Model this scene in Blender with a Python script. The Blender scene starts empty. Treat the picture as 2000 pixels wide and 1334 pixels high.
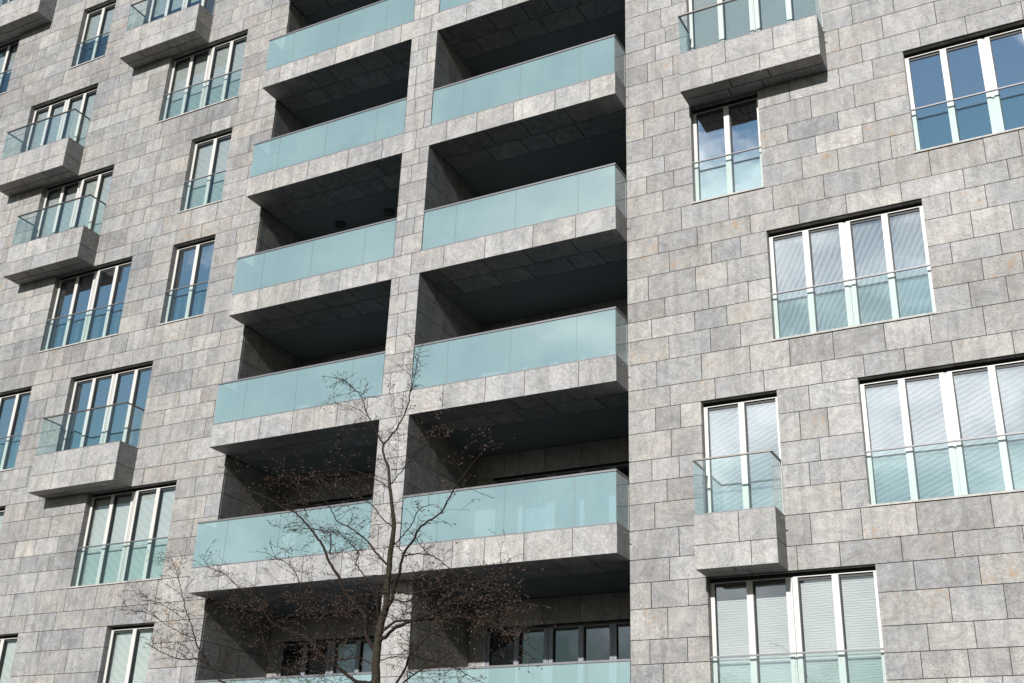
import bpy, math, random
from mathutils import Vector, Matrix

# ---------------------------------------------------------------- camera, sky, sun
sc = bpy.context.scene
col = sc.collection
cam_d = bpy.data.cameras.new('camera')
cam_o = bpy.data.objects.new('camera', cam_d)
col.objects.link(cam_o)
cam_d.sensor_width = 36.0
cam_d.lens = 41.063
cam_d.clip_start = 0.1
cam_d.clip_end = 5000
ROT = Matrix(((0.8845375, 0.1654937, 0.4361252),
              (0.4652912, -0.3794221, -0.7997143),
              (0.0331279, 0.9103025, -0.4126158)))
CAM = Vector((0.0, -18.85, 1.65))
cam_o.matrix_world = Matrix.Translation(CAM) @ ROT.to_4x4()
sc.camera = cam_o

SUN_EL, SUN_AZ = 23.3, 2.5            # degrees; azimuth measured from -Y towards +X
sun_dir = Vector((math.sin(math.radians(SUN_AZ)) * math.cos(math.radians(SUN_EL)),
                  -math.cos(math.radians(SUN_AZ)) * math.cos(math.radians(SUN_EL)),
                  math.sin(math.radians(SUN_EL))))
sd = bpy.data.lights.new('sun', 'SUN')
sd.energy = 5.0
sd.angle = math.radians(0.5)
sd.color = (1.0, 0.965, 0.93)
so = bpy.data.objects.new('sun', sd)
so.rotation_euler = sun_dir.to_track_quat('Z', 'Y').to_euler()
so.location = (5, -30, 30)
col.objects.link(so)

sc.view_settings.view_transform = 'Standard'
sc.view_settings.look = 'None'
sc.view_settings.exposure = 0.30
sc.view_settings.gamma = 1.0
sc.cycles.caustics_reflective = False
sc.cycles.caustics_refractive = False
sc.cycles.max_bounces = 8
sc.cycles.transparent_max_bounces = 16

world = bpy.data.worlds.new("World")
sc.world = world
world.use_nodes = True
wt = world.node_tree
for n in list(wt.nodes): wt.nodes.remove(n)
def N(t, typ, **kw):
    n = t.nodes.new(typ)
    for k, v in kw.items():
        if k.startswith('i_'):
            n.inputs[k[2:].replace('_', ' ')].default_value = v
        else: setattr(n, k, v)
    return n
sky = N(wt, 'ShaderNodeTexSky', sky_type='NISHITA', sun_disc=False)
sky.sun_elevation = math.radians(SUN_EL)
sky.sun_rotation = math.radians(180 - SUN_AZ)
sky.air_density = 1.9; sky.dust_density = 0.1; sky.ozone_density = 4.5
bg = N(wt, 'ShaderNodeBackground'); bg.inputs['Strength'].default_value = 0.085
out = N(wt, 'ShaderNodeOutputWorld')
tc = N(wt, 'ShaderNodeTexCoord')
mp = N(wt, 'ShaderNodeMapping'); mp.inputs['Scale'].default_value = (1, 1, 1.7)
mp.inputs['Location'].default_value = (0.35, 0.2, 0.1)
nz = N(wt, 'ShaderNodeTexNoise'); nz.inputs['Scale'].default_value = 4.2
nz.inputs['Detail'].default_value = 9; nz.inputs['Roughness'].default_value = 0.58
nz.inputs['Distortion'].default_value = 0.35
# more cloud low down in the south, towards the sun
dt = N(wt, 'ShaderNodeVectorMath', operation='DOT_PRODUCT')
cdir = Vector((-0.12, -0.97, 0.22)).normalized()
dt.inputs[1].default_value = cdir
bias = N(wt, 'ShaderNodeMapRange'); bias.inputs['From Min'].default_value = 0.75
bias.inputs['From Max'].default_value = 1.0; bias.inputs['To Min'].default_value = -0.12
bias.inputs['To Max'].default_value = 0.14
ad = N(wt, 'ShaderNodeMath', operation='ADD')
rmp = N(wt, 'ShaderNodeValToRGB')
rmp.color_ramp.elements[0].position = 0.52; rmp.color_ramp.elements[1].position = 0.67
nz2 = N(wt, 'ShaderNodeTexNoise'); nz2.inputs['Scale'].default_value = 9
nz2.inputs['Detail'].default_value = 6
cc = N(wt, 'ShaderNodeMix', data_type='RGBA')
cc.inputs['A'].default_value = (5.6, 6.2, 7.2, 1); cc.inputs['B'].default_value = (16, 16.2, 16.6, 1)
cr2 = N(wt, 'ShaderNodeMapRange'); cr2.inputs['From Min'].default_value = 0.35; cr2.inputs['From Max'].default_value = 0.65
mx = N(wt, 'ShaderNodeMix', data_type='RGBA')
L = wt.links.new
L(tc.outputs['Generated'], mp.inputs['Vector']); L(mp.outputs[0], nz.inputs['Vector']); L(mp.outputs[0], nz2.inputs['Vector'])
L(tc.outputs['Generated'], dt.inputs[0]); L(dt.outputs['Value'], bias.inputs['Value'])
L(nz.outputs['Fac'], ad.inputs[0]); L(bias.outputs[0], ad.inputs[1]); L(ad.outputs[0], rmp.inputs['Fac'])
L(nz2.outputs['Fac'], cr2.inputs['Value']); L(cr2.outputs[0], cc.inputs['Factor'])
L(rmp.outputs['Color'], mx.inputs['Factor']); L(sky.outputs['Color'], mx.inputs['A']); L(cc.outputs['Result'], mx.inputs['B'])
L(mx.outputs['Result'], bg.inputs['Color']); L(bg.outputs[0], out.inputs['Surface'])

# ---------------------------------------------------------------- materials
def mat(name):
    m = bpy.data.materials.new(name); m.use_nodes = True
    t = m.node_tree
    for n in list(t.nodes): t.nodes.remove(n)
    o = t.nodes.new('ShaderNodeOutputMaterial')
    return m, t, o
def ramp(t, p0, c0, p1, c1):
    r = t.nodes.new('ShaderNodeValToRGB'); e = r.color_ramp.elements
    e[0].position, e[0].color, e[1].position, e[1].color = p0, c0, p1, c1
    return r
def mixc(t, fac, a, b, blend='MIX'):
    m = t.nodes.new('ShaderNodeMix'); m.data_type = 'RGBA'; m.blend_type = blend
    for sock, v in (('Factor', fac), ('A', a), ('B', b)):
        if isinstance(v, (int, float, tuple)): m.inputs[sock].default_value = v
        else: t.links.new(v, m.inputs[sock])
    return m.outputs['Result']
def math_(t, op, a, b=0.0, clamp=False):
    m = t.nodes.new('ShaderNodeMath'); m.operation = op; m.use_clamp = clamp
    for i, v in enumerate((a, b)):
        if isinstance(v, (int, float)): m.inputs[i].default_value = v
        else: t.links.new(v, m.inputs[i])
    return m.outputs[0]
def noise(t, vec, scale, detail=4, rough=.5, dist=0.0):
    n = t.nodes.new('ShaderNodeTexNoise'); n.inputs['Scale'].default_value = scale
    n.inputs['Detail'].default_value = detail; n.inputs['Roughness'].default_value = rough
    n.inputs['Distortion'].default_value = dist
    t.links.new(vec, n.inputs['Vector']); return n.outputs['Fac']

def stone_material():
    m, t, o = mat('quartzite_cladding')
    b = t.nodes.new('ShaderNodeBsdfPrincipled'); b.inputs['Roughness'].default_value = .62
    tc = t.nodes.new('ShaderNodeTexCoord'); at = t.nodes.new('ShaderNodeAttribute'); at.attribute_name = 'rnd'
    sp = t.nodes.new('ShaderNodeSeparateColor'); t.links.new(at.outputs['Color'], sp.inputs[0])
    r, g, bl = sp.outputs[0], sp.outputs[1], sp.outputs[2]
    off = t.nodes.new('ShaderNodeVectorMath'); off.operation = 'MULTIPLY_ADD'
    t.links.new(at.outputs['Color'], off.inputs[0]); off.inputs[1].default_value = (41, 37, 53)
    t.links.new(tc.outputs['Object'], off.inputs[2]); v = off.outputs[0]
    big = noise(t, v, 1.3, 5, .6, .8)
    # bedding of each stone runs its own way, so the streaks do too
    rot = t.nodes.new('ShaderNodeVectorRotate'); rot.rotation_type = 'Y_AXIS'
    t.links.new(v, rot.inputs['Vector']); t.links.new(math_(t, 'MULTIPLY', g, 3.1), rot.inputs['Angle'])
    st_ = t.nodes.new('ShaderNodeMapping'); st_.inputs['Scale'].default_value = (1.0, 1.0, 1.7)
    t.links.new(rot.outputs[0], st_.inputs[0])
    mid = noise(t, st_.outputs[0], 3.4, 9, .72, 1.4)
    fine = noise(t, v, 26, 6, .8)
    pit = noise(t, v, 42, 4, .7)
    base = mixc(t, r, (.236, .235, .234, 1), (.322, .315, .304, 1))
    cool = ramp(t, .35, (.87, .885, .91, 1), .66, (1.10, 1.08, 1.05, 1)); t.links.new(big, cool.inputs[0])
    c = mixc(t, 1.0, base, cool.outputs[0], 'MULTIPLY')
    md = ramp(t, .36, (.72, .72, .73, 1), .62, (1.19, 1.18, 1.17, 1)); t.links.new(mid, md.inputs[0])
    c = mixc(t, math_(t, 'MULTIPLY_ADD', g, .55) if False else .8, c, mixc(t, 1.0, c, md.outputs[0], 'MULTIPLY'))
    fn = ramp(t, .33, (.64, .64, .645, 1), .62, (1.18, 1.18, 1.175, 1)); t.links.new(fine, fn.inputs[0])
    c = mixc(t, .9, c, mixc(t, 1.0, c, fn.outputs[0], 'MULTIPLY'))
    # patches with a clear edge: bluish grey against tan
    pt = ramp(t, .475, (0, 0, 0, 1), .535, (1, 1, 1, 1)); t.links.new(noise(t, st_.outputs[0], 2.3, 10, .74, .9), pt.inputs[0])
    c = mixc(t, math_(t, 'MULTIPLY', pt.outputs[0], .75), c, mixc(t, 1.0, c, mixc(t, r, (.76, .735, .70, 1), (1.15, 1.155, 1.175, 1)), 'MULTIPLY'))
    # pale mineral veins
    vn = t.nodes.new('ShaderNodeTexNoise'); vn.noise_type = 'RIDGED_MULTIFRACTAL'
    vn.inputs['Scale'].default_value = 2.2; vn.inputs['Detail'].default_value = 5; vn.inputs['Distortion'].default_value = 1.6
    t.links.new(v, vn.inputs['Vector'])
    vr = ramp(t, .62, (0, 0, 0, 1), .95, (1, 1, 1, 1)); t.links.new(vn.outputs[0], vr.inputs[0])
    c = mixc(t, math_(t, 'MULTIPLY', math_(t, 'MULTIPLY', vr.outputs[0], g), .55), c, (.37, .365, .36, 1))
    # dark pitting in some stones
    pr = ramp(t, .36, (1, 1, 1, 1), .45, (0, 0, 0, 1)); t.links.new(pit, pr.inputs[0])
    pm = math_(t, 'GREATER_THAN', g, .3)
    zone = ramp(t, .48, (0, 0, 0, 1), .6, (1, 1, 1, 1)); t.links.new(noise(t, v, 2.6, 3), zone.inputs[0])
    f = math_(t, 'MULTIPLY', math_(t, 'MULTIPLY', pr.outputs[0], pm), zone.outputs[0])
    c = mixc(t, math_(t, 'MULTIPLY', f, .85), c, (.07, .062, .058, 1))
    # ochre and rust patches in a few
    rz = ramp(t, .53, (0, 0, 0, 1), .66, (1, 1, 1, 1)); t.links.new(noise(t, v, 6.5, 6, .62, 1.0), rz.inputs[0])
    rz2 = ramp(t, .45, (0, 0, 0, 1), .62, (1, 1, 1, 1)); t.links.new(noise(t, v, 1.7, 2), rz2.inputs[0])
    rf = ramp(t, .50, (0, 0, 0, 1), .9, (1, 1, 1, 1)); t.links.new(bl, rf.inputs[0])
    f = math_(t, 'MULTIPLY', math_(t, 'MULTIPLY', rz.outputs[0], rz2.outputs[0]), rf.outputs[0])
    c = mixc(t, math_(t, 'MULTIPLY', f, .75), c, (.27, .165, .08, 1))
    # broad warm / bluish drift from stone to stone
    warm = ramp(t, .0, (.975, .99, 1.02, 1), 1.0, (1.025, 1.0, .95, 1)); t.links.new(bl, warm.inputs[0])
    c = mixc(t, .8, c, mixc(t, 1.0, c, warm.outputs[0], 'MULTIPLY'))
    # weathering that ignores the joints: broad grime and narrow rain streaks
    ms = t.nodes.new('ShaderNodeMapping'); ms.inputs['Scale'].default_value = (5.5, 5.5, .42)
    t.links.new(tc.outputs['Object'], ms.inputs[0])
    sr = ramp(t, .38, (.78, .775, .76, 1), .54, (1.03, 1.03, 1.03, 1)); t.links.new(noise(t, ms.outputs[0], 1.0, 6, .65, .3), sr.inputs[0])
    gr = ramp(t, .34, (.84, .84, .85, 1), .60, (1.05, 1.05, 1.04, 1)); t.links.new(noise(t, tc.outputs['Object'], .38, 5, .6), gr.inputs[0])
    c = mixc(t, .75, c, mixc(t, 1.0, c, sr.outputs[0], 'MULTIPLY'))
    c = mixc(t, .9, c, mixc(t, 1.0, c, gr.outputs[0], 'MULTIPLY'))
    t.links.new(c, b.inputs['Base Color'])
    bp = t.nodes.new('ShaderNodeBump'); bp.inputs['Strength'].default_value = .6; bp.inputs['Distance'].default_value = .01
    h = math_(t, 'ADD', math_(t, 'MULTIPLY', mid, 1.2), math_(t, 'MULTIPLY', fine, .5))
    t.links.new(h, bp.inputs['Height']); t.links.new(bp.outputs[0], b.inputs['Normal'])
    t.links.new(b.outputs[0], o.inputs[0]); return m

def plain(name, color, rough=.5, metal=0.0, spec=.5, nscale=None, namt=.12, coat=0.0):
    m, t, o = mat(name)
    b = t.nodes.new('ShaderNodeBsdfPrincipled')
    b.inputs['Roughness'].default_value = rough; b.inputs['Metallic'].default_value = metal
    b.inputs['Specular IOR Level'].default_value = spec; b.inputs['Coat Weight'].default_value = coat
    tc = t.nodes.new('ShaderNodeTexCoord')
    n = noise(t, tc.outputs['Object'], nscale or 6, 5, .6)
    r = ramp(t, .3, tuple(x * (1 - namt) for x in color[:3]) + (1,), .7, tuple(min(1, x * (1 + namt)) for x in color[:3]) + (1,))
    t.links.new(n, r.inputs[0]); t.links.new(r.outputs[0], b.inputs['Base Color'])
    t.links.new(b.outputs[0], o.inputs[0]); return m

def pane_material(name, tint, refl, wob=.004):
    """clear glazing: tinted transparency under a mirror layer whose strength follows the angle"""
    m, t, o = mat(name)
    tr = t.nodes.new('ShaderNodeBsdfTransparent'); tr.inputs[0].default_value = tint
    gl = t.nodes.new('ShaderNodeBsdfGlossy'); gl.inputs['Roughness'].default_value = .015
    gl.inputs['Color'].default_value = (.93, .97, 1, 1)
    lw = t.nodes.new('ShaderNodeLayerWeight'); lw.inputs[0].default_value = .5      # facing = 1 - |cos|, same from both sides
    f = math_(t, 'MULTIPLY_ADD', math_(t, 'POWER', lw.outputs['Facing'], 4.0), .9); f.node.inputs[2].default_value = refl; f.node.use_clamp = True
    mxs = t.nodes.new('ShaderNodeMixShader')
    tc = t.nodes.new('ShaderNodeTexCoord')
    bp = t.nodes.new('ShaderNodeBump'); bp.inputs['Strength'].default_value = .5; bp.inputs['Distance'].default_value = wob
    t.links.new(noise(t, tc.outputs['Object'], 1.6, 2, .4), bp.inputs['Height'])
    t.links.new(bp.outputs[0], gl.inputs['Normal'])
    t.links.new(f, mxs.inputs[0]); t.links.new(tr.outputs[0], mxs.inputs[1]); t.links.new(gl.outputs[0], mxs.inputs[2])
    t.links.new(mxs.outputs[0], o.inputs[0]); return m

def frosted_material():
    """satin aqua glass: a milky body, part see-through, under a clear reflecting face"""
    m, t, o = mat('frosted_aqua_glass')
    tc = t.nodes.new('ShaderNodeTexCoord')
    mpn = t.nodes.new('ShaderNodeMapping'); mpn.inputs['Scale'].default_value = (7, 7, .45)
    t.links.new(tc.outputs['Object'], mpn.inputs[0])
    streak = noise(t, mpn.outputs[0], 1.0, 5, .6)
    cloud = noise(t, tc.outputs['Object'], .8, 4, .55, .4)
    r = ramp(t, .3, (.315, .440, .452, 1), .7, (.330, .456, .466, 1)); t.links.new(streak, r.inputs[0])
    r2 = ramp(t, .35, (.92, .93, .94, 1), .65, (1.07, 1.06, 1.05, 1)); t.links.new(cloud, r2.inputs[0])
    c = mixc(t, 1.0, r.outputs[0], r2.outputs[0], 'MULTIPLY')
    d = t.nodes.new('ShaderNodeBsdfDiffuse'); t.links.new(c, d.inputs[0])
    tr = t.nodes.new('ShaderNodeBsdfTransparent'); tr.inputs[0].default_value = (.82, .95, .96, 1)
    a = t.nodes.new('ShaderNodeMixShader'); a.inputs[0].default_value = .52
    t.links.new(d.outputs[0], a.inputs[1]); t.links.new(tr.outputs[0], a.inputs[2])
    gl = t.nodes.new('ShaderNodeBsdfGlossy'); gl.inputs['Roughness'].default_value = .05
    lw = t.nodes.new('ShaderNodeLayerWeight'); lw.inputs[0].default_value = .5
    f = math_(t, 'MULTIPLY_ADD', math_(t, 'POWER', lw.outputs['Facing'], 4.0), .9); f.node.inputs[2].default_value = .13; f.node.use_clamp = True
    bp = t.nodes.new('ShaderNodeBump'); bp.inputs['Strength'].default_value = .4; bp.inputs['Distance'].default_value = .004
    t.links.new(noise(t, tc.outputs['Object'], 1.2, 2, .4), bp.inputs['Height']); t.links.new(bp.outputs[0], gl.inputs['Normal'])
    mx_ = t.nodes.new('ShaderNodeMixShader')
    t.links.new(f, mx_.inputs[0]); t.links.new(a.outputs[0], mx_.inputs[1]); t.links.new(gl.outputs[0], mx_.inputs[2])
    t.links.new(mx_.outputs[0], o.inputs[0]); return m

def blind_material(name, ang, pitch, amt, c=(.60, .66, .65)):
    """slatted fabric behind glass: fine horizontal slats with a slow diagonal ripple"""
    m, t, o = mat(name)
    b = t.nodes.new('ShaderNodeBsdfPrincipled'); b.inputs['Roughness'].default_value = .7
    tc = t.nodes.new('ShaderNodeTexCoord')
    def wave(a, p, dist):
        mp_ = t.nodes.new('ShaderNodeMapping'); mp_.inputs['Rotation'].default_value = (0, a, 0)
        t.links.new(tc.outputs['Object'], mp_.inputs[0])
        w = t.nodes.new('ShaderNodeTexWave'); w.bands_direction = 'Z'; w.inputs['Scale'].default_value = .314 / p
        w.inputs['Distortion'].default_value = dist; w.inputs['Detail'].default_value = 1; w.inputs['Detail Scale'].default_value = .6
        t.links.new(mp_.outputs[0], w.inputs[0]); return w.outputs['Fac']
    big = noise(t, tc.outputs['Object'], 1.1, 3, .5, .5)
    w1 = wave(ang, pitch, 3.2)
    bm = ramp(t, .38, (.45, .45, .45, 1), .6, (1, 1, 1, 1)); t.links.new(big, bm.inputs[0])
    dark = tuple(x * .30 for x in c) + (1,)
    cc_ = mixc(t, math_(t, 'MULTIPLY', math_(t, 'MULTIPLY', w1, bm.outputs[0]), amt), c + (1,), dark)
    w2 = wave(0, .05, 0)
    cc_ = mixc(t, math_(t, 'MULTIPLY', w2, .10), cc_, dark)
    t.links.new(cc_, b.inputs['Base Color']); t.links.new(b.outputs[0], o.inputs[0]); return m

M = {}
M['stone'] = stone_material()
M['core'] = plain('dark_wall_core', (.035, .033, .03), .9)
M['plaster'] = plain('loggia_plaster', (.17, .185, .186), .9, nscale=1.5, namt=.06)
M['white'] = plain('white_window_paint', (.50, .49, .465), .45, nscale=3, namt=.04)
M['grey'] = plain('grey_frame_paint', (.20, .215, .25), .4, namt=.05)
M['gasket_and_shade'] = plain('dark_gasket_and_shade', (.02, .022, .024), .6)  # gaskets, and the painted shade at the window heads
M['metal'] = plain('satin_metal', (.15, .147, .155), .5, .3, namt=.06)
M['metal_dark'] = plain('bronze_metal', (.15, .135, .125), .4, .5, namt=.08)
M['sill'] = plain('sill_stone', (.36, .345, .32), .7, nscale=18, namt=.25)
M['pane'] = pane_material('window_glass', (.95, .962, .958, 1), .10)
M['pane_shaded'] = pane_material('shaded_window_glass', (.72, .80, .84, 1), .07)  # loggia panes: shade put into a darker tint and a weaker mirror
M['pane_cloud'] = pane_material('cloudy_window_glass', (.92, .95, .95, 1), .28)
M['pane_mirror'] = pane_material('mirroring_window_glass', (.9, .94, .96, 1), .48)
M['railglass'] = pane_material('rail_glass', (.925, .974, .965, 1), .045, .001)
M['frosted'] = frosted_material()
M['room'] = plain('unlit_room', (.05, .055, .06), .9)  # near-black walls, the dark of the rooms put into their colour
M['curtain'] = plain('drawn_curtain', (.30, .40, .42), .9, nscale=4, namt=.2)
M['pale_curtain'] = plain('pale_curtain', (.60, .60, .57), .9, nscale=2, namt=.08)
M['blue_curtain'] = plain('blue_curtain', (.36, .46, .62), .9, nscale=4, namt=.1)
M['blind_steep'] = blind_material('blind_steep_ripple', math.radians(64), .10, 1.0, (.54, .55, .55))
M['blind_shallow'] = blind_material('blind_shallow_ripple', math.radians(24), .085, 1.0, (.52, .545, .535))
M['blind_flat'] = blind_material('blind_flat', math.radians(4), .055, .25, (.45, .47, .455))
M['blind_soft'] = blind_material('blind_soft', math.radians(-40), .16, .2, (.54, .58, .56))
M['bark'] = plain('grey_green_bark', (.032, .027, .019), .95, spec=.1, nscale=30, namt=.5)
M['twig'] = plain('brown_twig', (.022, .016, .013), .95, spec=.1, nscale=20, namt=.4)
M['bud'] = plain('rusty_seed_leaf', (.058, .034, .022), .8, nscale=8, namt=.45)
M['asphalt'] = plain('asphalt', (.06, .06, .062), .9, nscale=40, namt=.3)
M['paving'] = plain('paving', (.07, .068, .065), .85, nscale=8, namt=.15)
M['kerb'] = plain('kerb_stone', (.30, .29, .28), .8, nscale=12, namt=.15)

# ---------------------------------------------------------------- mesh helpers
rng = random.Random(11)
class MB:
    """collects faces, then links them as one mesh object"""
    def __init__(s): s.v = []; s.f = []; s.mi = []; s.rnd = []
    def box(s, x0, x1, y0, y1, z0, z1, mi=0, rnd=(.5, .5, .5)):
        b = len(s.v)
        s.v += [(x0, y0, z0), (x1, y0, z0), (x1, y1, z0), (x0, y1, z0), (x0, y0, z1), (x1, y0, z1), (x1, y1, z1), (x0, y1, z1)]
        s.f += [(b, b+1, b+5, b+4), (b+1, b+2, b+6, b+5), (b+2, b+3, b+7, b+6), (b+3, b, b+4, b+7), (b+4, b+5, b+6, b+7), (b+3, b+2, b+1, b)]
        s.mi += [mi] * 6; s.rnd += [rnd] * 8
    def tube(s, pts, radii, sides=5, mi=0):
        n = len(pts); b = len(s.v)
        for i, p in enumerate(pts):
            d = (pts[min(i+1, n-1)] - pts[max(i-1, 0)]).normalized()
            a = d.cross(Vector((.31, .92, .17))).normalized(); c = d.cross(a)
            for k in range(sides):
                an = 2 * math.pi * k / sides
                s.v.append(tuple(p + (a * math.cos(an) + c * math.sin(an)) * radii[i]))
        for i in range(n - 1):
            for k in range(sides):
                k2 = (k + 1) % sides
                s.f.append((b + i*sides + k, b + i*sides + k2, b + (i+1)*sides + k2, b + (i+1)*sides + k)); s.mi.append(mi)
        s.rnd += [(.5, .5, .5)] * (n * sides)
    def build(s, name, mats, parent=None, smooth=False):
        me = bpy.data.meshes.new(name); me.from_pydata(s.v, [], s.f)
        if not isinstance(mats, (list, tuple)): mats = [mats]
        for m in mats: me.materials.append(m)
        me.polygons.foreach_set('material_index', s.mi)
        if smooth: me.polygons.foreach_set('use_smooth', [True] * len(s.f))
        at = me.color_attributes.new('rnd', 'FLOAT_COLOR', 'POINT')
        flat = []
        for r in s.rnd: flat += [r[0], r[1], r[2], 1.0]
        at.data.foreach_set('color', flat)
        me.update()
        o = bpy.data.objects.new(name, me); col.objects.link(o)
        if parent: o.parent = parent
        return o
def tag(o, label=None, cat=None, group=None, kind=None):
    if label: o['label'] = label
    if cat: o['category'] = cat
    if group: o['group'] = group
    if kind: o['kind'] = kind
    return o
def lathe(cx, cy, prof, sides=16):
    mb = MB()
    for r, z in prof:
        for k in range(sides):
            a = 2 * math.pi * k / sides; mb.v.append((cx + r * math.cos(a), cy + r * math.sin(a), z))
    for i in range(len(prof) - 1):
        for k in range(sides):
            k2 = (k + 1) % sides
            mb.f.append((i*sides + k, i*sides + k2, (i+1)*sides + k2, (i+1)*sides + k)); mb.mi.append(0)
    mb.rnd = [(.5, .5, .5)] * len(mb.v)
    return mb
WALL_JOINTS = {27: [-7.23, -6.69], 26: [-6.94], 25: [-7.32, -6.85], 24: [-7.08], 23: [-7.27, -6.7, -3.01, -2.23], 22: [-6.94, -2.48, -1.51, -0.39], 21: [-7.14, -2.91, -1.84, -1.02, -0.06], 20: [-7.37, -6.7, -4.33, -3.37, -2.74], 19: [-7.19, -3.95, -3.13], 18: [-6.94, -6.75, -4.43, -3.47, -2.79], 17: [-7.33, -6.75, -3.92, -3.05], 16: [-6.99, -4.21, -3.54, -2.58], 15: [-6.62, -5.66, -4.8, -3.84, -2.83, -2.82, -1.96, -1.04], 14: [-7.11, -6.31, -5.26, -4.34, -3.47, -2.5, -1.44, -0.72], 13: [-6.89, -6.04, -5.47, -1.71, -1.13], 12: [-7.33, -6.37, -5.75, -1.42, -0.79], 11: [-7.0, -6.13, -5.37, -1.81, -1.02], 10: [-7.28, -6.42, -5.8, -1.36, -0.73], 9: [-6.94, -6.13, -5.56, -1.61, -1.03], 8: [-7.19, -6.32, -5.41, -4.69, -3.92, -3.05, -3.04, -2.3, -1.45], 7: [-6.94, -6.08, -5.18, -4.16, -3.44, -2.77, -2.0, -1.07], 6: [-7.23, -6.75, -4.41], 5: [-6.94, -4.6, -4.12], 4: [-7.32, -6.8, -4.3], 3: [-7.04, -4.5], 2: [-7.28, -7.27, -4.01], 1: [-6.84, -4.55, -3.72, -2.86, -1.74], 0: [-7.03, -4.11, -3.14, -2.36, -1.35], -1: [-7.37, -6.7, -2.99, -2.03], -2: [-7.08, -2.51, -1.73], -3: [-7.41, -6.74, -2.89, -2.21], -4: [-7.17, -3.03, -2.35], -5: [-2.69, -1.92]}
FRONT_JOINTS = {22: [-16.62, -15.62, -15.61, -14.47, -13.52, -12.61, -11.81, -11.04, -10.13, -9.14, -8.33], 15: [-16.59, -15.44, -14.34, -13.34, -12.48, -11.67, -10.68, -9.57, -8.62], 8: [-16.06, -15.19, -14.04, -13.29, -12.42, -11.48, -10.52, -9.66, -8.52], 1: [-16.63, -15.66, -14.5, -13.56, -12.59, -11.68, -11.06, -10.38, -9.57, -8.61], 29: [-16.91, -16.05, -15.19, -14.04, -13.28, -12.43, -11.48, -10.53], 30: [-12.76], 28: [-12.75], 27: [-12.48], 26: [-12.75], 24: [-12.7], 23: [-12.43], 20: [-12.66], 18: [-12.7], 17: [-12.48], 16: [-12.76], 14: [-12.75], 13: [-12.54], 12: [-12.71], 11: [-12.71], 10: [-12.48], 9: [-12.76], 5: [-12.45]}
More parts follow.
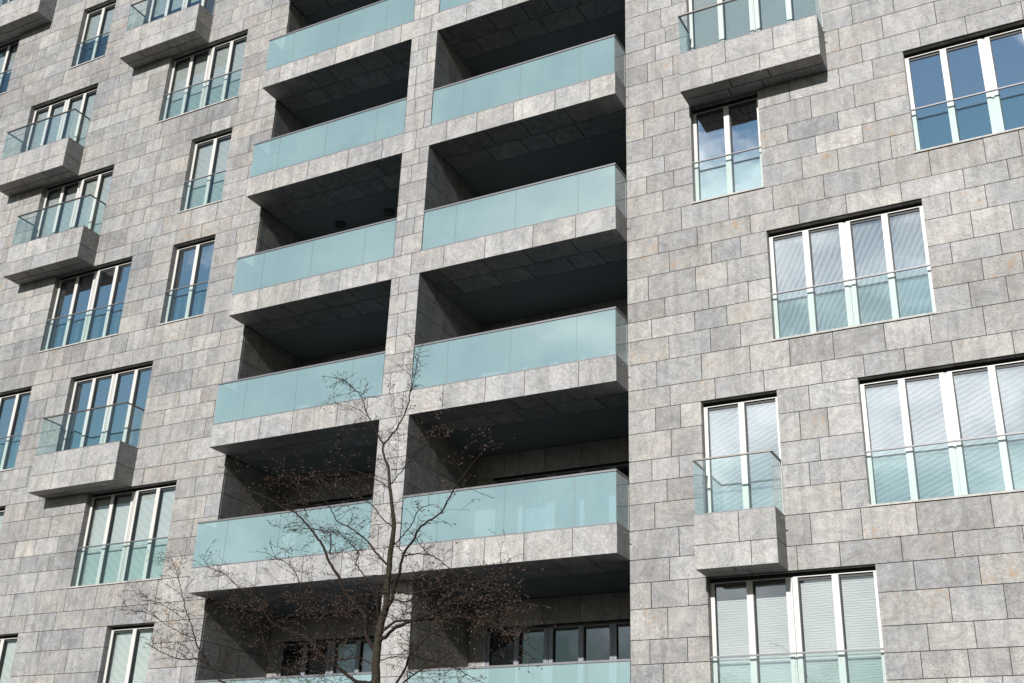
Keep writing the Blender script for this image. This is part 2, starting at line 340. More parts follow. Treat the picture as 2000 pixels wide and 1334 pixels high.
LIMBS = [
    (0.045, 0.01, 0.5, [(-6.759, -9.0, 3.295), (-6.775, -9.0, 3.458), (-6.777, -9.0, 3.598), (-6.768, -9.0, 3.758), (-6.745, -9.0, 3.909), (-6.704, -9.0, 4.06), (-6.718, -9.0, 4.217), (-6.708, -9.0, 4.373), (-6.707, -9.0, 4.506), (-6.698, -9.0, 4.681), (-6.688, -9.0, 4.854), (-6.716, -9.0, 5.021), (-6.739, -9.0, 5.134), (-6.78, -9.0, 5.306), (-6.813, -9.0, 5.52), (-6.867, -9.0, 5.613), (-6.91, -9.0, 5.722), (-6.903, -9.0, 5.791)]),
    (0.01, 0.003, 1.6, [(-6.903, -9.0, 5.791), (-7.026, -8.957, 5.94), (-7.153, -8.914, 6.122), (-7.265, -8.871, 6.263), (-7.37, -8.829, 6.461), (-7.538, -8.786, 6.628), (-7.712, -8.743, 6.769), (-7.822, -8.7, 6.829)]),
    (0.011, 0.003, 1.6, [(-6.903, -9.0, 5.791), (-6.736, -9.043, 5.918), (-6.62, -9.086, 6.032), (-6.538, -9.129, 6.151), (-6.489, -9.171, 6.275), (-6.417, -9.214, 6.436), (-6.375, -9.257, 6.579), (-6.348, -9.3, 6.646)]),
    (0.006, 0.0025, 0.8, [(-6.757, -9.0, 5.332), (-6.526, -9.125, 5.446), (-6.24, -9.25, 5.582), (-6.012, -9.375, 5.61), (-5.766, -9.5, 5.556)]),
    (0.006, 0.0025, 0.3, [(-6.737, -9.05, 5.472), (-6.471, -9.225, 5.397), (-6.342, -9.4, 5.339)]),
    (0.006, 0.0025, 1.3, [(-6.806, -9.0, 5.309), (-7.068, -8.875, 5.462), (-7.384, -8.75, 5.614), (-7.764, -8.625, 5.735), (-8.148, -8.5, 5.783)]),
    (0.022, 0.005, 0.8, [(-6.75, -9.0, 3.697), (-6.453, -9.16, 3.787), (-6.137, -9.32, 3.812), (-5.758, -9.48, 3.854), (-5.484, -9.64, 3.889), (-5.338, -9.8, 3.878)]),
    (0.014, 0.004, 1.6, [(-6.749, -9.0, 3.757), (-6.517, -9.117, 3.848), (-6.262, -9.233, 3.826), (-5.899, -9.35, 3.792), (-5.551, -9.467, 3.772), (-5.211, -9.583, 3.669), (-4.909, -9.7, 3.541)]),
    (0.005, 0.0025, 0.7, [(-5.447, -9.9, 3.607), (-5.2, -10.067, 3.712), (-4.909, -10.233, 3.825), (-4.594, -10.4, 3.958)]),
    (0.018, 0.003, 0.8, [(-6.715, -9.0, 3.984), (-6.579, -9.082, 4.087), (-6.515, -9.164, 4.168), (-6.413, -9.245, 4.295), (-6.331, -9.327, 4.449), (-6.17, -9.409, 4.568), (-6.039, -9.491, 4.673), (-5.764, -9.573, 4.766), (-5.585, -9.655, 4.952), (-5.337, -9.736, 5.161), (-5.13, -9.818, 5.261), (-4.912, -9.9, 5.24)]),
    (0.008, 0.003, 1, [(-6.482, -9.1, 4.516), (-6.294, -9.22, 4.482), (-6.068, -9.34, 4.438), (-5.843, -9.46, 4.341), (-5.667, -9.58, 4.23), (-5.518, -9.7, 4.123)]),
    (0.008, 0.003, 0.2, [(-6.675, -9.0, 4.701), (-6.479, -9.2, 4.581), (-6.278, -9.4, 4.443)]),
    (0.024, 0.003, 0.9, [(-6.781, -9.0, 3.583), (-6.972, -8.931, 3.781), (-7.067, -8.862, 4.007), (-7.375, -8.792, 4.255), (-7.534, -8.723, 4.462), (-7.744, -8.654, 4.674), (-7.902, -8.585, 4.876), (-8.202, -8.515, 5.158), (-8.463, -8.446, 5.354), (-8.677, -8.377, 5.439), (-8.927, -8.308, 5.579), (-9.255, -8.238, 5.731), (-9.506, -8.169, 5.851), (-9.79, -8.1, 6.085)]),
    (0.012, 0.003, 1.2, [(-6.781, -9.0, 3.708), (-6.862, -8.938, 4.11), (-6.995, -8.875, 4.264), (-7.137, -8.812, 4.422), (-7.309, -8.75, 4.587), (-7.318, -8.688, 4.703), (-7.475, -8.625, 4.828), (-7.634, -8.562, 4.944), (-7.811, -8.5, 5.064)]),
    (0.012, 0.003, 1.2, [(-6.742, -9.0, 4.471), (-6.941, -8.912, 4.627), (-7.148, -8.825, 4.804), (-7.391, -8.738, 4.962), (-7.659, -8.65, 5.098), (-7.822, -8.562, 5.243), (-7.991, -8.475, 5.417), (-8.151, -8.387, 5.613), (-8.291, -8.3, 5.748)]),
    (0.006, 0.003, 1.2, [(-8.306, -8.4, 5.289), (-8.446, -8.325, 5.478), (-8.628, -8.25, 5.739), (-8.868, -8.175, 5.95), (-9.103, -8.1, 6.087)]),
    (0.008, 0.003, 1, [(-7.772, -8.6, 4.757), (-7.827, -8.54, 4.968), (-7.908, -8.48, 5.049), (-8.065, -8.42, 5.109), (-8.319, -8.36, 5.161), (-8.59, -8.3, 5.191)]),
    (0.022, 0.003, 1, [(-6.86, -8.8, 3.327), (-7.185, -8.692, 3.354), (-7.35, -8.585, 3.417), (-7.654, -8.477, 3.577), (-7.915, -8.369, 3.702), (-8.232, -8.262, 3.93), (-8.542, -8.154, 4.034), (-8.944, -8.046, 4.193), (-9.197, -7.938, 4.397), (-9.399, -7.831, 4.536), (-9.754, -7.723, 4.709), (-10.129, -7.615, 4.94), (-10.501, -7.508, 5.087), (-10.724, -7.4, 5.224)]),
    (0.022, 0.003, 1.1, [(-6.891, -8.8, 3.268), (-7.614, -8.622, 3.292), (-8.436, -8.444, 3.371), (-9.347, -8.267, 3.495), (-9.619, -8.089, 3.652), (-9.995, -7.911, 3.795), (-10.29, -7.733, 3.885), (-10.75, -7.556, 3.934), (-11.272, -7.378, 4.083), (-11.646, -7.2, 4.211)]),
    (0.011, 0.0025, 1.3, [(-10.008, -7.8, 3.771), (-10.326, -7.717, 4.043), (-10.541, -7.633, 4.302), (-10.779, -7.55, 4.577), (-11.031, -7.467, 4.943), (-11.226, -7.383, 5.181), (-11.393, -7.3, 5.318)]),
    (0.006, 0.0025, 1.3, [(-10.393, -7.7, 4.143), (-10.704, -7.625, 4.236), (-11.059, -7.55, 4.38), (-11.507, -7.475, 4.573), (-12.057, -7.4, 4.663)]),
    (0.006, 0.0025, 1.3, [(-10.7, -7.6, 4.401), (-11.189, -7.467, 4.634), (-11.644, -7.333, 4.792), (-11.991, -7.2, 4.948)]),
    (0.006, 0.0025, 1.2, [(-8.357, -8.1, 3.964), (-8.707, -8.025, 3.979), (-9.133, -7.95, 3.944), (-9.597, -7.875, 4.052), (-9.925, -7.8, 4.205)]),
    (0.006, 0.0025, 0.8, [(-8.473, -8.5, 3.543), (-8.73, -8.4, 3.915), (-8.971, -8.3, 4.235), (-9.09, -8.2, 4.333)]),
    (0.006, 0.0025, 1.5, [(-7.946, -8.6, 4.047), (-8.14, -8.52, 4.281), (-8.28, -8.44, 4.507), (-8.411, -8.36, 4.651), (-8.626, -8.28, 4.805), (-8.933, -8.2, 4.941)]),
    (0.008, 0.0025, 1.6, [(-7.442, -8.7, 4.279), (-7.644, -8.643, 4.222), (-7.9, -8.586, 4.307), (-8.144, -8.529, 4.251), (-8.488, -8.471, 4.372), (-8.892, -8.414, 4.324), (-9.25, -8.357, 4.389), (-9.607, -8.3, 4.395)]),
    (0.014, 0.003, 1.1, [(-6.54, -9.0, 3.253), (-6.345, -9.12, 3.397), (-6.23, -9.24, 3.483), (-6.073, -9.36, 3.537), (-5.88, -9.48, 3.615), (-5.629, -9.6, 3.659)]),
    (0.01, 0.003, 1.2, [(-6.478, -9.0, 3.227), (-6.283, -9.175, 3.281), (-5.968, -9.35, 3.346), (-5.625, -9.525, 3.327), (-5.277, -9.7, 3.189)]),
    (0.01, 0.003, 1.8, [(-6.521, -9.2, 4.16), (-6.218, -9.333, 4.06), (-5.847, -9.467, 4.055), (-5.49, -9.6, 4.048), (-5.142, -9.733, 3.97), (-4.857, -9.867, 3.808), (-4.704, -10.0, 3.597)]),
    (0.008, 0.003, 1.8, [(-6.699, -9.0, 4.138), (-6.392, -9.15, 4.035), (-6.064, -9.3, 4.056), (-5.683, -9.45, 3.974), (-5.317, -9.6, 3.848), (-4.993, -9.75, 3.751), (-4.731, -9.9, 3.596)]),
    (0.008, 0.003, 1.6, [(-6.65, -9.1, 4.191), (-6.949, -8.975, 4.16), (-7.282, -8.85, 4.076), (-7.637, -8.725, 4.096), (-8.003, -8.6, 4.116)]),
    (0.006, 0.003, 1.2, [(-6.731, -9.0, 3.506), (-6.476, -9.133, 3.507), (-6.154, -9.267, 3.461), (-5.841, -9.4, 3.393)]),
    (0.006, 0.003, 1.3, [(-6.8, -9.0, 3.459), (-7.082, -8.875, 3.567), (-7.426, -8.75, 3.577), (-7.787, -8.625, 3.639), (-8.286, -8.5, 3.601)]),
    (0.006, 0.003, 1.2, [(-6.745, -9.0, 3.909), (-6.97, -8.9, 3.864), (-7.238, -8.8, 3.95), (-7.559, -8.7, 3.855)]),
    (0.008, 0.003, 0.8, [(-6.694, -9.0, 4.638), (-6.404, -9.133, 4.791), (-6.238, -9.267, 4.898), (-6.007, -9.4, 4.916)]),
    (0.007, 0.003, 0.9, [(-6.701, -9.0, 4.855), (-6.795, -9.133, 4.966), (-6.808, -9.267, 5.04), (-6.881, -9.4, 5.092)]),
]

# ---------------------------------------------------------------- the stone coursing (metres above the pavement)
BASE, ST = 6.277, 3.2
OFF = [0, .407, .931, 1.408, 1.814, 2.221, 2.745]
DP = 0.58                                 # how far slabs, pillar and stone balconies stand proud of the wall
J = 0.012                                 # open joint between stones
def cz(i): return BASE + ST * (i // 7) + OFF[i % 7]
def rr(): return (min(1, max(0, rng.gauss(.5, .22))), rng.random(), rng.random())
LENS = [.58, .67, .67, .77, .77, .86, .86, .96, .96, 1.05]
def split(a, b, given=(), prev=()):
    """joint positions between a and b: the surveyed ones, the rest by the same habit"""
    js = []
    for g in sorted(given):
        if a + .15 < g < b - .15 and (not js or g - js[-1] > .2): js.append(g)
    pts = [a] + js + [b]; out = [a]
    for p, q in zip(pts, pts[1:]):
        x = p
        while q - x > 1.2:
            for _ in range(8):
                l = rng.choice(LENS)
                if all(abs(x + l - v) > .12 for v in prev): break
            if q - (x + l) < .4: l = (q - x) / 2
            x += l; out.append(x)
        if q != b: out.append(q)
    return out + [b]

XL0, G = -18.80, 1.395                    # left wall module; windows sit on it
XR0 = -6.36
LE, RE, PL, PR = -17.43, -7.76, -12.95, -12.25   # loggia edges, pillar edges
WX0, WX1, Z_LO, Z_HI = -40.0, 9.0, -9, 60 # wall extent in x, course indices bottom / top
def xl(k): return XL0 - G * k
def xr(k): return XR0 + G * k
# windows: (x0, x1, storey, bays, interior)
WIN = [
 (xr(3), xr(5), 2, 4, 'open'), (xr(1), xr(3), 1, 4, 'steep'), (xr(0), xr(1), 2, 2, 'open'),
 (xr(0), xr(2), 3, 4, 'flat'), (xr(2), xr(4), 0, 4, 'shallow'), (xr(0), xr(1), 0, 2, 'shallow'),
 (xr(0), xr(2), -1, 4, 'flat'),
 (xl(5), xl(4), 5, 2, 'half'), (xl(2), xl(0), 4, 4, 'soft'), (xl(1), xl(0), 3, 2, 'soft'),
 (xl(1), xl(0), 2, 2, 'open'), (xl(4), xl(2), 2, 4, 'curtain'), (xl(3), xl(1), 1, 4, 'curtain'),
 (xl(6), xl(4), 1, 4, 'open'), (xl(2), xl(0), 0, 4, 'soft'), (xl(1), xl(0), -1, 2, 'soft'),
 (xl(5), xl(3), -1, 4, 'soft'), (xl(9), xl(7), 5, 4, 'half'), (xl(6), xl(4), 4, 4, 'soft'),
 (xl(5), xl(3), 3, 4, 'soft'), (xl(3), xl(1), 5, 4, 'half'), (xl(6), xl(4), 0, 4, 'soft'),
 (xl(8), xl(6), 6, 4, 'open'),
]
# stone balconies: (x0, x1, storey) - two courses high, window behind
BALC = [(xl(8), xl(6), 6), (xl(3), xl(1), 5), (xl(6), xl(4), 4), (xl(5), xl(3), 3), (xl(3), xl(1), 1),
        (xr(0), xr(2), 3), (xr(0), xr(1), 0)]
def zwin(s): return cz(7 * s + 2), cz(7 * s + 7)

bld = bpy.data.objects.new('apartment_building', None); col.objects.link(bld)
bld.location = (0, 0, 0)
tag(bld, 'apartment block clad in grey stone slabs with aqua glass balconies and tall white windows', 'apartment building')

# ---------------------------------------------------------------- stone walls
def holes_in(ci):
    z = (cz(ci) + cz(ci + 1)) / 2; hs = []
    for x0, x1, s, n, _ in WIN:
        a, b = zwin(s)
        if a < z < b: hs.append((x0, x1))
    if ci >= -18: hs.append((LE, RE))
    return sorted(hs)
def wall(name, X0, X1):
    st, core = MB(), MB(); prev = []
    for ci in range(Z_LO, Z_HI):
        z0, z1 = cz(ci), cz(ci + 1)
        iv = []; x = X0
        for a, b in holes_in(ci):
            if b <= X0 or a >= X1: continue
            if a > x: iv.append((x, a))
            x = max(x, b)
        if x < X1: iv.append((x, X1))
        cur = []
        for a, b in iv:
            js = split(a, b, WALL_JOINTS.get(ci, ()), prev); cur += js[1:-1]
            for p, q in zip(js, js[1:]):
                # stones at an opening run right to its edge
                pa = p + (0 if p == a else J/2); qb = q - (0 if q == b else J/2)
                j = rng.uniform(-.0025, .0025)
                st.box(pa, qb, j, .045, z0 + J/2, z1 - J/2, rnd=rr())
            core.box(a + .003, b - .003, .03, .36, z0, z1)
        prev = cur
    w = st.build(name, M['stone'], bld)
    core.build('wall_core', M['core'], w)
    return w
wall('stone_wall', WX0, LE); wall('stone_wall', RE, WX1)
# roof, back and side walls of the block
z_top = cz(Z_HI)
mb = MB(); mb.box(WX0, WX1, .4, 13.6, z_top - .4, z_top - .1); mb.build('roof', M['asphalt'], bld)
mb = MB(); mb.box(WX0, WX1, 13.6, 14, 0, z_top); mb.box(WX0 - .3, WX0 - .003, .0, 14, 0, z_top); mb.box(WX1 + .003, WX1 + .3, .0, 14, 0, z_top)
mb.box(WX0 - .3, WX1 + .3, -.05, .42, z_top + .003, z_top + .12)
mb.build('rear_walls', M['sill'], bld)

# ---------------------------------------------------------------- windows
def make_window(x0, x1, z0, z1, n, inside, y=.15, rail=True, fm='white', sill=True):
    fr, gk, pn, bl = MB(), MB(), MB(), MB()
    zt = z1 - .067; zb = z0 + .035
    W_ = x1 - x0
    side, mul, dbl = .072, .108, .200
    # bay positions
    if n == 2:
        pw = (W_ - 2 * side - mul) / 2
        xs = [(x0 + side, x0 + side + pw), (x1 - side - pw, x1 - side)]
        ms = [(x0 + .004, x0 + side), (x0 + side + pw, x1 - side - pw), (x1 - side, x1 - .004)]; kinds = 'sms'
    else:
        pw = (W_ - 2 * side - 2 * mul - dbl) / 4
        a = x0 + side; xs = []; ms = [(x0 + .004, x0 + side)]
        for i, m_ in enumerate((mul, dbl, mul)):
            xs.append((a, a + pw)); ms.append((a + pw, a + pw + m_)); a += pw + m_
        xs.append((a, a + pw)); ms.append((x1 - side, x1 - .004)); kinds = 'smdms'
    for (a, b), k in zip(ms, kinds):
        if k == 'd':       # two casement stiles with a stepped cover strip between
            w = (b - a)
            fr.box(a, a + w*.36, y, y + .09, zb, zt); fr.box(b - w*.36, b, y, y + .09, zb, zt)
            fr.box(a + w*.36, a + w*.50, y + .016, y + .09, zb, zt - .004); fr.box(a + w*.53, b - w*.36, y + .022, y + .09, zb, zt - .004)
            fr.box(a + w*.50, a + w*.53, y + .05, y + .09, zb, zt - .006)
        else: fr.box(a, b, y, y + .09, zb, zt)
        if k != 's':
            gk.box(b, b + .020, y + .006, y + .088, zb + .03, zt - .03)
    for (a, b) in xs:
        fr.box(a, b, y, y + .03, zt - .014, zt)                        # thin bright head strip
        fr.box(a, b, y + .03, y + .09, zb, zb + .045)                  # bottom rail
        gk.box(a, b, y + .034, y + .09, zt - .062, zt - .014)          # head recess, its shade put in as a dark strip
        gk.box(a, a + .006, y + .02, y + .075, zb + .05, zt - .062)
        pn.box(a, b, y + .05, y + .058, zb + .045, zt - .062)
    gk.box(x0 + .004, x1 - .004, y + .09, y + .14, zt, z1 + .02)       # dark block painting the shade of the gap over the frame
    wn = fr.build('window', M[fm], bld)
    lab = {'steep': 'window with white slatted blinds lowered behind all four panes', 'shallow': 'window with rippled white slatted blinds lowered',
           'flat': 'window with pale fine slatted blinds lowered', 'open': 'window with bare glass mirroring the sky',
           'curtain': 'dark blue window with a narrow curtain inside', 'soft': 'window with pale greenish blinds lowered',
           'half': 'window with blinds lowered over its upper half', 'none': 'shaded grey framed window at the back of the loggia'}
    wn['label'] = lab[inside]
    gk.build('gasket_and_shade', M['gasket_and_shade'], wn)
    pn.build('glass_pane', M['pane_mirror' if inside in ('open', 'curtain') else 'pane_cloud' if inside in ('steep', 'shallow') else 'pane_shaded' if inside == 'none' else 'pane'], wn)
    if sill:
        s_ = MB(); s_.box(x0 - .03, x1 + .02, -.028, y + .09, z0 + .002, z0 + .034); s_.build('sill', M['sill'], wn)
    # interior
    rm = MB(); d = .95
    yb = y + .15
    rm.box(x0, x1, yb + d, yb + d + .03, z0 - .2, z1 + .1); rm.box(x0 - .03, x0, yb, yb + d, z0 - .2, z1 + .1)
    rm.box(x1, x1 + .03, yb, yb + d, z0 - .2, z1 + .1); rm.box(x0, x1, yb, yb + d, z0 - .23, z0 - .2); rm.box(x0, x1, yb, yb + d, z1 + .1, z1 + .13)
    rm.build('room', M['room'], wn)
    if inside == 'none':                  # pale curtains drawn behind the lower panes of the loggia doors
        for k, (a, b) in enumerate(xs):
            if rng.random() < (.75 if z0 > 5 else 0):
                for q in range(7):
                    w_ = (b - a + .02) / 7; bl.box(a - .01 + q*w_, a - .01 + (q+1)*w_ - .002, y + .1 + .004*(q % 2), y + .106 + .004*(q % 2), z0 + .02, zt - .03)
        if bl.v: bl.build('curtain', M['pale_curtain'], wn)
    if inside in ('steep', 'shallow', 'flat', 'soft', 'half'):
        zbot = zb + .05 if inside != 'half' else z0 + 1.15
        for k, (a, b) in enumerate(xs):
            # real slats: shallow tilted strips overlapping each other
            z = zt - .03
            lo = zbot
            while z > lo:
                v0 = len(bl.v); t_ = .012
                bl.v += [(a - .02, y + .105, z - .046), (b + .02, y + .105, z - .046), (b + .02, y + .105 + t_, z), (a - .02, y + .105 + t_, z)]
                bl.f.append((v0, v0+1, v0+2, v0+3)); bl.mi.append(0); bl.rnd += [(.5, .5, .5)] * 4
                z -= .04
        bm = {'steep': 'blind_steep', 'shallow': 'blind_shallow', 'flat': 'blind_flat', 'soft': 'blind_soft', 'half': 'blind_soft'}[inside]
        bl.build('blind', M[bm], wn)
    if inside == 'curtain':
        c = MB(); a, b = xs[0]
        for q in range(6):
            u = a + .03 + q * .035 + .25; c.box(u, u + .02, y + .2 + .015 * (q % 2), y + .21 + .015 * (q % 2), zb, zt - .05)
        a, b = xs[0]
        c.box(a + .3, a + .5, y + .25, y + .26, zb, zt - .05)
        c.build('curtain', M['curtain'], wn)
    if rail:
        g = MB(); zr = z0 + .965
        g.box(x0 + .02, x1 - .02, .028, .040, z0 + .04, zr - .022); g.build('glass_railing', M['railglass'], wn)
        h = MB(); h.box(x0 + .005, x1 - .005, .016, .048, zr - .026, zr - .001)
        h.build('rail', M['metal'], wn)
    return wn
balc_keys = {(round(a, 2), s) for a, b, s in BALC}
for x0, x1, s, n, inside in WIN:
    z0, z1 = zwin(s)
    wn = make_window(x0, x1, z0, z1, n, inside, rail=(round(x0, 2), s) not in balc_keys)
    rv = MB()                             # stone returns on both sides and a thin lintel soffit
    for c in range(7*s + 2, 7*s + 7):
        r = rr()
        rv.box(x0 - .02, x0 + .004, .046, .185, cz(c) + J/2, cz(c+1) - J/2, rnd=(r[0] * .4, r[1], r[2] * .5))
        rv.box(x1 - .004, x1 + .02, .046, .185, cz(c) + J/2, cz(c+1) - J/2, rnd=(r[0] * .4, r[1], r[2] * .5))
    js = split(x0, x1, WALL_JOINTS.get(7*s + 7, ()))
    for p, q in zip(js, js[1:]):
        rv.box(p + J/2, q - J/2, .046, .125, z1 - .004, z1 + .03, rnd=rr())
    rv.build('reveal', M['stone'], wn)

# ---------------------------------------------------------------- projecting stonework helpers
def pale():
    return (min(1, max(.3, rng.gauss(.85, .15))), rng.random(), rng.random() * .75)
def clad_front(mb, x0, x1, y, ci, given=(), thick=.03):
    js = split(x0, x1, given)
    for p, q in zip(js, js[1:]):
        mb.box(p + (0 if p == x0 else J/2), q - (0 if q == x1 else J/2), y, y + thick, cz(ci) + (J/2), cz(ci+1) - J/2, rnd=pale())
def clad_soffit(mb, x0, x1, y0, y1, z, rows=1):
    h = (y1 - y0) / rows; J = .022
    for r in range(rows):
        js = split(x0, x1)
        for p, q in zip(js, js[1:]):
            mb.box(p + (0 if p == x0 else J/2), q - (0 if q == x1 else J/2), y0 + r*h + (0 if r == 0 else J/2), y0 + (r+1)*h - J/2, z, z + .028, rnd=rr())
def spout(parent, x, y, z):
    s = MB(); s.tube([Vector((x - .02, y, z)), Vector((x + .05, y, z - .004))], [.011, .011], 8)
    s.build('drain_spout', M['metal'], parent, smooth=True)

# ---------------------------------------------------------------- stone balconies
for x0, x1, s in BALC:
    c0 = 7 * s; zb, zm, zt = cz(c0), cz(c0 + 1), cz(c0 + 2)
    b = MB()
    inset = .031
    clad_front(b, x0, x1, -DP, c0); clad_front(b, x0, x1, -DP, c0 + 1)
    for c in (c0, c0 + 1):
        b.box(x1 - .03, x1, -DP + inset, -.004, cz(c) + J/2, cz(c+1) - J/2, rnd=rr())
        b.box(x0, x0 + .03, -DP + inset, -.004, cz(c) + J/2, cz(c+1) - J/2, rnd=rr())
    clad_soffit(b, x0 + inset, x1 - inset, -DP + inset, -.004, zb + .004, 2)
    bal = b.build('stone_balcony', M['stone'], bld)
    bal['label'] = 'box shaped stone balcony with a clear glass railing'
    c_ = MB(); c_.box(x0 + .034, x1 - .034, -DP + .036, -.006, zb + .036, zt - .05); c_.build('balcony_core', M['core'], bal)
    # clear glass on three sides
    g = MB(); zg0, zg1 = zt + .012, zt + .955
    g.box(x0 + .012, x1 - .012, -DP + .012, -DP + .026, zg0, zg1)
    g.box(x1 - .026, x1 - .012, -DP + .03, -.02, zg0, zg1); g.box(x0 + .012, x0 + .026, -DP + .03, -.02, zg0, zg1)
    g.build('glass_railing', M['railglass'], bal)
    h = MB()
    h.box(x0, x1, -DP - .004, -DP + .04, zg1, zg1 + .024)
    h.box(x1 - .04, x1, -DP + .04, -.002, zg1, zg1 + .024); h.box(x0, x0 + .04, -DP + .04, -.002, zg1, zg1 + .024)
    h.build('handrail', M['metal_dark'], bal)
    k = MB()
    k.box(x0 + .002, x1 - .002, -DP - .003, -DP + .035, zt - .004, zg0); k.box(x1 - .035, x1 - .002, -DP + .035, -.003, zt - .004, zg0)
    k.box(x0 + .002, x0 + .035, -DP + .035, -.003, zt - .004, zg0)
    k.build('base_channel', M['metal'], bal)
    p = MB(); p.box(x1 - .022, x1 - .004, -.018, -.002, zg0, zg1); p.box(x0 + .004, x0 + .022, -.018, -.002, zg0, zg1)
    p.build('end_post', M['white'], bal)
    spout(bal, x1, -.3, zt - .12)

# ---------------------------------------------------------------- the loggias: slabs, pillar, glass fronts
DEPTH = 2.25
bays = [(LE, PL, [-16.6, -15.2, -13.76]), (PR, RE, [-11.43, -10.0, -8.58])]
def loggia(s):
    ci = 7 * s + 1; zb, zt = cz(ci), cz(ci + 1)
    yf = -DP if s >= 0 else 0.0
    b = MB()
    if s >= -2:
        clad_front(b, LE, RE, yf, ci, FRONT_JOINTS.get(ci, ()))
    if s >= 0:
        b.box(RE - .03, RE, yf + .031, -.004, zb + J/2, zt - J/2, rnd=(.35, .5, .4)); b.box(LE, LE + .03, yf + .031, -.004, zb + J/2, zt - J/2, rnd=rr())
    clad_soffit(b, LE + .03, RE - .03, yf + .031, .65, zb + .004, 2)
    sl = b.build('loggia_slab', M['stone'], bld)
    c_ = MB(); c_.box(LE + .034, RE - .034, yf + .036, .655, zb + .036, zt - .04)
    c_.build('slab_core', M['core'], sl)
    cl = MB(); cl.box(LE + .002, RE - .002, .656, DEPTH - .004, zb + .006, zt - .03)
    cl.build('plaster_ceiling', M['plaster'], sl)
    if s >= 0: spout(sl, RE, -.3, zt - .1)
    # glass fronts
    for (a, e, joints) in bays:
        zg0, zg1 = zt + .018, zt + .955
        xs = [a + .012] + joints + [e - .012]
        right_end = (e == RE and s >= 0); left_end = (a == LE and s >= 0)
        fr = MB()
        ch = MB(); ch.box(a + .006, e - .006, yf - .002, yf + .045, zt - .004, zg0); 
        hr = MB(); hr.box(a, e - (0 if right_end else .004), yf - .008, yf + .045, zg1, zg1 + .036)
        if right_end:
            hr.box(e - .05, e, yf + .045, -.004, zg1, zg1 + .036); ch.box(e - .05, e - .006, yf + .045, -.004, zt - .004, zg0)
        if left_end:
            hr.box(a, a + .05, yf + .045, -.004, zg1, zg1 + .036); ch.box(a + .006, a + .05, yf + .045, -.004, zt - .004, zg0)
        base = ch.build('balcony_front', M['metal'], bld)
        base['label'] = 'aqua frosted glass balcony front under a pale metal handrail'
        hr.build('handrail', M['metal'], base)
        for p, q in zip(xs, xs[1:]):
            pn = MB(); pn.box(p + .004, q - .004, yf + .008, yf + .024, zg0, zg1)
            pn.build('glass_panel', M['frosted'], base)
            if q != xs[-1]:
                sm = MB(); sm.box(q - .0035, q + .0035, yf + .010, yf + .022, zg0, zg1); sm.build('panel_joint', M['metal'], base)
        for on, u0, u1 in ((right_end, e - .026, e - .012), (left_end, a + .012, a + .026)):
            if on:
                pn = MB(); pn.box(u0, u1, yf + .03, -.03, zg0, zg1); pn.build('glass_panel', M['frosted'], base)
                ps = MB(); ps.box(u0 - .004, u1 + .004, -.026, -.003, zg0, zg1); ps.build('end_post', M['white'], base)
for s in range(-2, 8): loggia(s)

# pillar: proud from the first slab up, flush with the wall below
def pillar_part(ci0, ci1):
  st, co = MB(), MB()
  for ci in range(ci0, ci1):
      is_band = (ci % 7 == 1) and ci >= -13
      z0, z1 = cz(ci), cz(ci + 1)
      yf = -DP if ci >= 1 else 0.0
      if not is_band:
          js = split(PL, PR, [g for g in FRONT_JOINTS.get(ci, ()) if PL + .15 < g < PR - .15])
          if len(js) == 2 and rng.random() < .65:
              js = [PL, PL + rng.choice([.2, .25, .46, .5]), PR]
          for p, q in zip(js, js[1:]):
              st.box(p + (0 if p == PL else J/2), q - (0 if q == PR else J/2), yf, yf + .03, z0 + J/2, z1 - J/2, rnd=pale())
      ya = yf + .031 if not is_band else max(.66, yf)
      # inner faces, running back into the loggias
      yy = [ya] + sorted(rng.sample([.1, .5, .75, 1.0, 1.3], 2)) + [DEPTH] if ya < .1 else [ya, 1.4, DEPTH]
      for p, q in zip(yy, yy[1:]):
          if not is_band:
              st.box(PR - .03, PR, p + J/2, q - J/2, z0 + J/2, z1 - J/2, rnd=rr())
              st.box(PL, PL + .03, p + J/2, q - J/2, z0 + J/2, z1 - J/2, rnd=rr())
      co.box(PL + .034, PR - .034, yf + .036 if not is_band else .66, DEPTH, z0, z1)
  pil = st.build('stone_pillar', M['stone'], bld)
  co.build('pillar_core', M['core'], pil)


pillar_part(Z_LO, -6)
for s in range(-1, 7): pillar_part(7*s + 1, 7*s + 8)

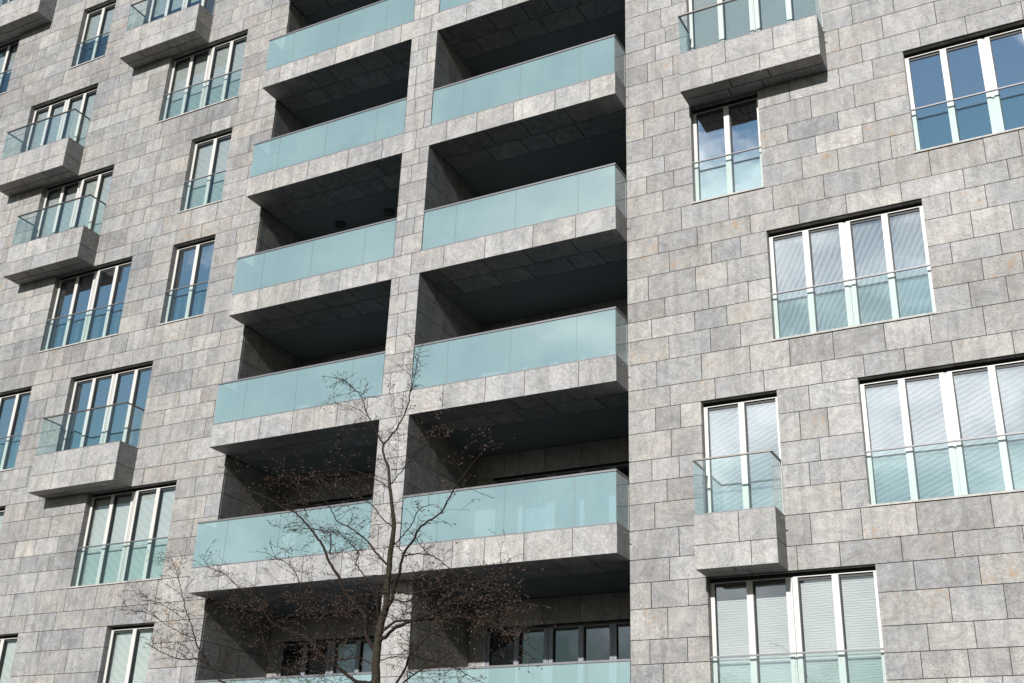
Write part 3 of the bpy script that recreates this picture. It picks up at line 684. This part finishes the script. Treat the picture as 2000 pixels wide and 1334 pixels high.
# side walls of the loggias and the rear wall with its windows
for s in range(-2, 8):
    for x0, x1 in ((LE - .02, LE + .004), (RE - .004, RE + .02)):
        sw = MB()
        for ci in range(7*s - 5, 7*s + 1):
            z0, z1 = cz(ci), cz(ci + 1)
            yy = [.046, rng.choice([.5, .6, .8]), rng.choice([1.3, 1.5]), DEPTH]
            for p, q in zip(yy, yy[1:]): sw.box(x0, x1, p + J/2, q - J/2, z0 + J/2, z1 - J/2, rnd=rr())
        sw.build('loggia_side_wall', M['stone'], bld)
    zc = cz(7 * s + 1)                    # soffit
    for (a, e, _) in bays:
        bw = MB(); bc = MB()
        js = split(a, e)
        for p, q in zip(js, js[1:]): bw.box(p + J/2, q - J/2, DEPTH, DEPTH + .03, zc - .53, zc - .004, rnd=rr())
        bc.box(a, e, DEPTH + .035, DEPTH + .3, zc - .53, zc + .2)
        zf = zc - ST + .53
        xx = [a + .3, a + .3 + 2 * G] if a == LE else [a + .40, a + .40 + 2 * G]
        bw.box(a, xx[0], DEPTH, DEPTH + .03, zf, zc - .53 - J, rnd=rr())
        bc.box(a, xx[0], DEPTH + .035, DEPTH + .3, zf - .3, zc - .53)
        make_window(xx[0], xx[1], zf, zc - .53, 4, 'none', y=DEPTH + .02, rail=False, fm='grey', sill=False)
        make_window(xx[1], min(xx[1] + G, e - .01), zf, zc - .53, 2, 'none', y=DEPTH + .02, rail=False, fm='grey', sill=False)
        r_ = bw.build('loggia_rear_wall', M['stone'], bld); bc.build('wall_core', M['core'], r_)
# a curtain of pale blue in the lowest left loggia
cu = MB()
for i in range(40):
    u = -15.72 + i * .028; cu.box(u, u + .03, DEPTH + .16 + .012 * math.sin(i * 1.1), DEPTH + .175 + .012 * math.sin(i * 1.1), 4.1, 6.08)
cu.build('blue_curtain', M['blue_curtain'], bld)
# round ceiling lamps, unlit
for cx in (-16.09, -14.63):
    lm = lathe(cx, 1.45, [(.001, 16.20), (.10, 16.20), (.125, 16.225), (.13, 16.29)], 20)
    lm.build('ceiling_lamp', M['gasket_and_shade'], bld, smooth=True)

# ---------------------------------------------------------------- ground
g = MB(); g.box(-1500, 1500, -1500, 1500, -.5, 0.0); tag(g.build('road', M['asphalt']), kind='structure')
g = MB(); g.box(-60, 30, -11.5, -.02, .004, .13); tag(g.build('pavement', M['paving']), kind='structure')
g = MB()
x = -60
while x < 30: g.box(x + .005, x + .995, -11.65, -11.505, .004, .14); x += 1.0
tag(g.build('kerb', M['kerb']), kind='structure')

# ---------------------------------------------------------------- the bare tree
tr_ = random.Random(5)
tree = bpy.data.objects.new('bare_tree', None); col.objects.link(tree)
tree.location = (-6.76, -9.0, .13)
tag(tree, 'slender bare tree with grey green bark, fine brown twigs and rusty seed clusters', 'tree')
inv = Matrix.Translation(-tree.location)
def smooth_path(pts, step=.05):
    P = [Vector(p) for p in pts]; out = []
    for i in range(len(P) - 1):
        p0 = P[max(i-1, 0)]; p1 = P[i]; p2 = P[i+1]; p3 = P[min(i+2, len(P)-1)]
        n = max(1, int((p2 - p1).length / step))
        for k in range(n):
            t = k / n
            out.append(.5 * ((2*p1) + (-p0 + p2)*t + (2*p0 - 5*p1 + 4*p2 - p3)*t*t + (-p0 + 3*p1 - 3*p2 + p3)*t**3))
    out.append(P[-1]); return out
trunk, limbs, twigs, buds = MB(), MB(), MB(), MB()
off = tree.location
# trunk from the ground up to where the surveyed part begins
tp = [Vector(p) - off for p in smooth_path([(-6.70, -9.0, .0), (-6.72, -8.98, 1.6), (-6.745, -9.0, 2.6)] + list(LIMBS[0][3]), .06)]
n = len(tp)
def trad(z):
    z += .13
    return .075 + (.046 - .075) * min(1, z / 3.3) if z < 3.3 else .046 + (.0105 - .046) * (z - 3.3) / (5.8 - 3.3)
trunk.tube([p + Vector((tr_.uniform(-1, 1), tr_.uniform(-1, 1), 0)) * .003 for p in tp], [trad(p.z) * tr_.uniform(.96, 1.05) for p in tp], 10)
def leaflet(p, s):
    d = Vector((tr_.uniform(-1, 1), tr_.uniform(-1, 1), tr_.uniform(-1.6, .3))).normalized(); w = d.cross(Vector((tr_.uniform(-1, 1), 1, .2))).normalized() * s * .36
    b = len(buds.v)
    for q in (p, p + d*s*.5 + w, p + d*s, p + d*s*.5 - w): buds.v.append(tuple(q))
    buds.f.append((b, b+1, b+2, b+3)); buds.mi.append(0); buds.rnd += [(.5, .5, .5)] * 4
def twig(p, d, length, r, depth):
    nseg = max(3, int(length / .035)); pts = [p]; q = p
    for i in range(nseg):
        d = (d + Vector((tr_.gauss(0, .20), tr_.gauss(0, .20), tr_.gauss(-.015, .17)))).normalized()
        q = q + d * (length / nseg); pts.append(q)
    twigs.tube(pts, [r * (1 - .6 * i / nseg) for i in range(len(pts))], 3)
    for i in range(1, len(pts)):
        if depth > 0 and tr_.random() < .42:
            sgn = 1 if i % 2 else -1
            sd_ = (d * .7 + Vector((sgn * tr_.uniform(.3, 1.0), tr_.uniform(-.9, .9), tr_.uniform(-.35, .55)))).normalized()
            twig(pts[i], sd_, length * tr_.uniform(.25, .5), r * .68, depth - 1)
        if tr_.random() < .38: leaflet(pts[i], tr_.uniform(.007, .018))
    for _ in range(tr_.choice([0, 1, 1, 2])): leaflet(pts[-1], tr_.uniform(.008, .020))
for li, (r0, r1, dens, pts) in enumerate(LIMBS):
    path = [Vector(p) - off for p in smooth_path(pts, .04)]
    n = len(path)
    if li > 0:
        jit = [p + Vector((tr_.gauss(0, .0035), tr_.gauss(0, .004), tr_.gauss(0, .0035))) if 0 < i < n-1 else p for i, p in enumerate(path)]
        limbs.tube(jit, [max(.0022, (r0 + (r1 - r0) * (i / max(1, n-1)) ** .8)) for i in range(n)], 6)
    acc = 0
    for i in range(2, n):
        t = i / n
        seg = (path[i] - path[i-1]); ln = seg.length; acc += ln * dens * (.55 + .9 * t) * 9.5
        while acc > 1:
            acc -= 1
            f = seg.normalized(); sgn = tr_.choice([-1, 1])
            d = (f * tr_.uniform(.3, .9) + Vector((sgn * tr_.uniform(.2, 1), tr_.uniform(-.8, .8), tr_.uniform(-.25, .6)))).normalized()
            twig(path[i], d, tr_.uniform(.14, .55) * (1.1 - .35 * t), tr_.uniform(.0022, .0036), 2)
    twig(path[-1], (path[-1] - path[-2]).normalized(), .18, .0022, 2)
tk = trunk.build('trunk', M['bark'], tree, smooth=True)
limbs.build('branches', M['twig'], tree, smooth=True)
twigs.build('twigs', M['twig'], tree)
buds.build('seed_clusters', M['bud'], tree)
print('twig faces', len(twigs.f), 'buds', len(buds.f))
